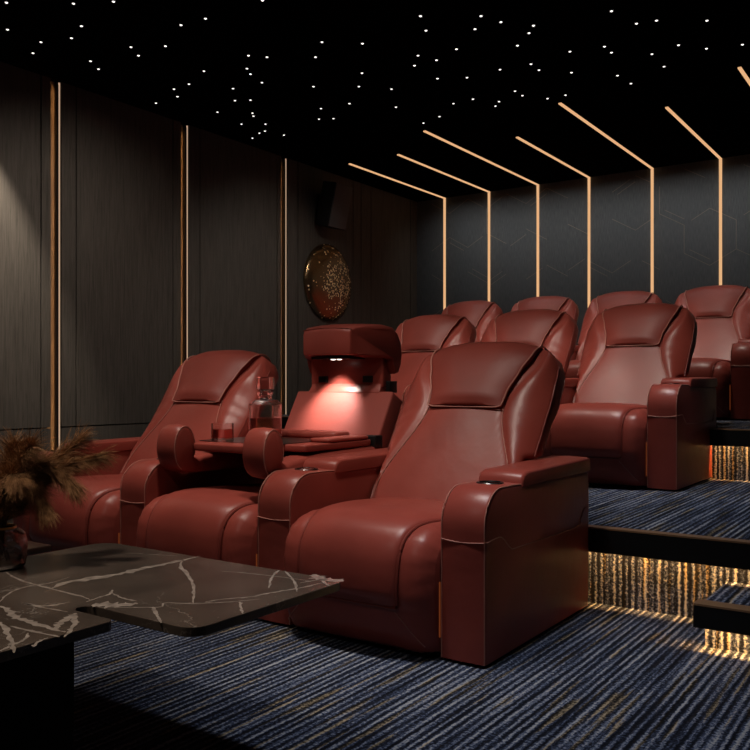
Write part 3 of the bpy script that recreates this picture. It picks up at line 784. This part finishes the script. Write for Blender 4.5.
# vase and pampas
VX, VY = -2.148, 1.318
vs_ = empty('vase', (VX, VY, TT)); tag(vs_, 'smoked cut crystal vase with a gold collar on the marble table', 'vase')
b = MB(); b.lathe([(.056, 0), (.064, .006), (.068, .03), (.069, .07), (.064, .092), (.050, .103), (.040, .108), (.037, .108), (.046, .100), (.060, .088), (.064, .068), (.063, .03), (.058, .014)], k=40); b.build('vase_body', M['crystal'], vs_, angle=50)
b = MB(); b.lathe([(.040, .107), (.0415, .1075), (.0415, .113), (.040, .1135), (.038, .113), (.038, .1075), (.040, .107)], k=40, cap=(False, False)); b.build('collar', M['gold'], vs_)
def plume(tip, spread, label, bend=.03, n=1300, L0=.115):
    base = Vector((VX+rnd.uniform(-.02, .02), VY+rnd.uniform(-.02, .02), TT+.02)); mouth = Vector((VX+rnd.uniform(-.015, .015), VY+rnd.uniform(-.015, .015), TT+.125))
    tip = Vector(tip); mid = mouth.lerp(tip, .5)+Vector((0, 0, bend))
    root = empty('pampas_stem', base); tag(root, label, 'dried grass', 'pampas grass in the vase')
    pts = catmull([tuple(base), tuple(mouth), tuple(mid), tuple(tip)], 26)
    a = MB(); a.tube([p-base for p in pts[:22]], .0022, 5); a.build('stalk', M['stem'], root)
    a = MB()
    for k in range(n):
        t0 = .26 if (tip-mouth).length > .22 else .46; t = t0+(.99-t0)*rnd.random()**.9; f_ = t*25; i = min(24, int(f_)); p = pts[i].lerp(pts[i+1], f_-i)
        d = (pts[i+1]-pts[i]).normalized(); rv = Vector((rnd.gauss(0, 1), rnd.gauss(0, 1), rnd.gauss(0, 1))); rv = (rv-d*rv.dot(d)).normalized()
        L_ = L0*(1.0-.45*t)*rnd.uniform(.5, 1.15); sp_ = spread*rnd.uniform(.3, 1.35)
        dr = (d+rv*sp_).normalized(); side = dr.cross(Vector((rnd.random()-.5, rnd.random()-.5, 1))).normalized()
        q = p.copy(); prev = None; w_ = rnd.uniform(.0006, .0013)
        V = []
        for s_ in range(5):
            ww = w_*(1-.8*s_/4)*(1.0 if s_ else .6)
            V += [q-base+side*ww, q-base-side*ww]
            dr = (dr+d*.10+Vector((0, 0, -.22))+Vector((rnd.gauss(0, .09), rnd.gauss(0, .09), rnd.gauss(0, .09)))).normalized(); q = q+dr*L_/4
        a.add(V, [(2*j, 2*j+1, 2*j+3, 2*j+2) for j in range(4)])
    a.build('plume', M['plume'], root, smooth=False)
def rel(r, z, dep=0): return (VX+CS*r-SN*dep, VY+SN*r+CS*dep, z)
plume(rel(.265, .752, .02), 0.66, 'longest brown pampas plume, reaching right toward the red seat', .04, 2550)
plume(rel(.185, .792, .10), 0.81, 'brown pampas plume rising highest, in front of the wall strip', .02, 2380)
plume(rel(.145, .615, -.05), 0.85, 'brown pampas plume drooping lowest over the vase', .11, 2040)
plume(rel(.21, .675, -.02), 0.85, 'brown pampas plume just below the longest one', .10, 2210)
plume(rel(.11, .785, -.06), 0.90, 'brown pampas plume left of the highest one', .03, 2380)
plume(rel(.03, .775, .02), 0.95, 'upright brown pampas plume straight above the vase', .02, 2380)
plume(rel(-.10, .75, .05), 0.95, 'brown pampas plume leaning out of frame to the left', .04, 2040)
plume(rel(.09, .70, -.10), 0.95, 'short bushy brown pampas plume at the near side of the bunch', .06, 2380)
plume(rel(.17, .740, .09), 0.90, 'brown pampas plume at the far side of the bunch', .05, 2210)

# ------------------------------------------------------------------ on the left wall
b = MB(); NE = 28
rings = []
for i in range(1, NE):
    a = math.pi*i/NE-math.pi/2
    # depth rings of a shallow dome
    rings = rings
dome = MB(); rr = []
for i in range(13):
    a = math.pi/2*i/12; sc_ = math.cos(a); dx = .010+.085*math.sin(a)
    rr.append([(dx, .385*max(sc_, .004)*math.cos(2*math.pi*q/64), .384*max(sc_, .004)*math.sin(2*math.pi*q/64)*(1.02 if q > 32 else 1)) for q in range(64)])
rr.insert(0, [(0, p[1]*.96, p[2]*.96) for p in rr[0]])
dome.loft(rr); pl = dome.build('wall_plaque', M['egg'], smooth=True, angle=60)
pl.location = (XW+.001, 6.765, 1.980); pl.rotation_euler = (math.radians(6), 0, 0)
tag(pl, 'oval bronze wall plaque with gold speckles on the dark wood wall', 'wall art')

spk = empty('wall_speaker', (XW+.005, 6.67, 2.735)); tag(spk, 'black box speaker tilted on a bracket high on the wood wall', 'speaker')
b = MB(); b.box(0, .05, -.07, .07, -.10, .10); b.build('bracket', M['blackmetal'], spk, bevel=.004)
b = MB(); b.box(.0, .16, -.14, .14, -.215, .215); cb = b.build('cabinet', M['speaker'], spk, bevel=.006)
b = MB(); b.box(.16, .172, -.134, .134, -.21, .21); gr = b.build('grille', M['grille'], cb, bevel=.004)
cb.rotation_euler = (0, math.radians(13), 0); cb.location = (.08, 0, .0)

# ------------------------------------------------------------------ light
def spot(name, loc, tgt, power, size, blend, soft, col=(1, .86, .74)):
    l = bpy.data.lights.new(name, 'SPOT'); o = bpy.data.objects.new(name, l); COL.objects.link(o)
    o.location = loc; l.energy = power; l.spot_size = math.radians(size); l.spot_blend = blend; l.shadow_soft_size = soft; l.color = col
    o.rotation_euler = (Vector(tgt)-Vector(loc)).to_track_quat('-Z', 'Y').to_euler(); return o
WARM = (1, .87, .76)
for row, (yf, zf, e) in enumerate(((FY, 0, 98), (RY2, Z1, 80), (RY3, Z2, 54))):
    for k in range(3 + (row == 2)):
        x_ = XC-k*PITCH
        spot('seat_downlight', (x_, yf-.27, H-.05), (x_, yf+.40, .55+zf), e, 56+row*5, .8, .10, WARM)
spot('table_downlight', (-1.85, .75, H-.05), (-1.85, 1.05, TT), 130, 46, .8, .10, WARM)
spot('front_fill', (-1.9, -.3, H-.05), (-2.2, 2.5, .3), 26, 70, 1, .10, WARM)  # added fill that lifts the chair fronts, no known fitting
spot('aisle_downlight', (-1.36, 2.2, H-.05), (-.95, 2.3, 0), 120, 56, 1, .10, (.95, .95, 1))
spot('aisle_downlight', (-1.38, 4.5, H-.05), (-1.0, 4.5, Z1), 100, 60, 1, .10, (.95, .95, 1))
spot('wall_washer', (-3.7, 3.2, H-.05), (XW, 3.9, 1.0), 80, 100, 1, .1, (1, .86, .74))
spot('wall_washer', (-3.7, 5.6, H-.05), (XW, 6.0, .9), 45, 100, 1, .1, (1, .90, .80))
al = bpy.data.lights.new('linear_wall_washer', 'AREA'); ao = bpy.data.objects.new('linear_wall_washer', al); COL.objects.link(ao)
al.shape = 'RECTANGLE'; al.size = 7.2; al.size_y = .05; al.energy = 12; al.spread = math.radians(118); al.color = (1, .99, .97)
ao.location = ((XW+XR)/2+.12, 7.95, H-.03); ao.rotation_euler = (Vector((0, .55, -1.05))).to_track_quat('-Z', 'Y').to_euler()
spot('wall_spotlight', (XW+.40, 2.85, H-.05), (XW, 2.85, 1.6), 230, 64, .45, .02, (1, .86, .70))

w = bpy.data.worlds.new('World'); SC.world = w; w.use_nodes = True
w.node_tree.nodes['Background'].inputs['Color'].default_value = (.9, .9, 1, 1); w.node_tree.nodes['Background'].inputs['Strength'].default_value = .004

SC.view_settings.view_transform = 'Standard'; SC.view_settings.look = 'None'; SC.view_settings.gamma = 1; SC.view_settings.exposure = 0
SC.view_settings.use_curve_mapping = False
SC.cycles.use_denoising = True
SC.cycles.max_bounces = 8
SC.cycles.sample_clamp_indirect = 4
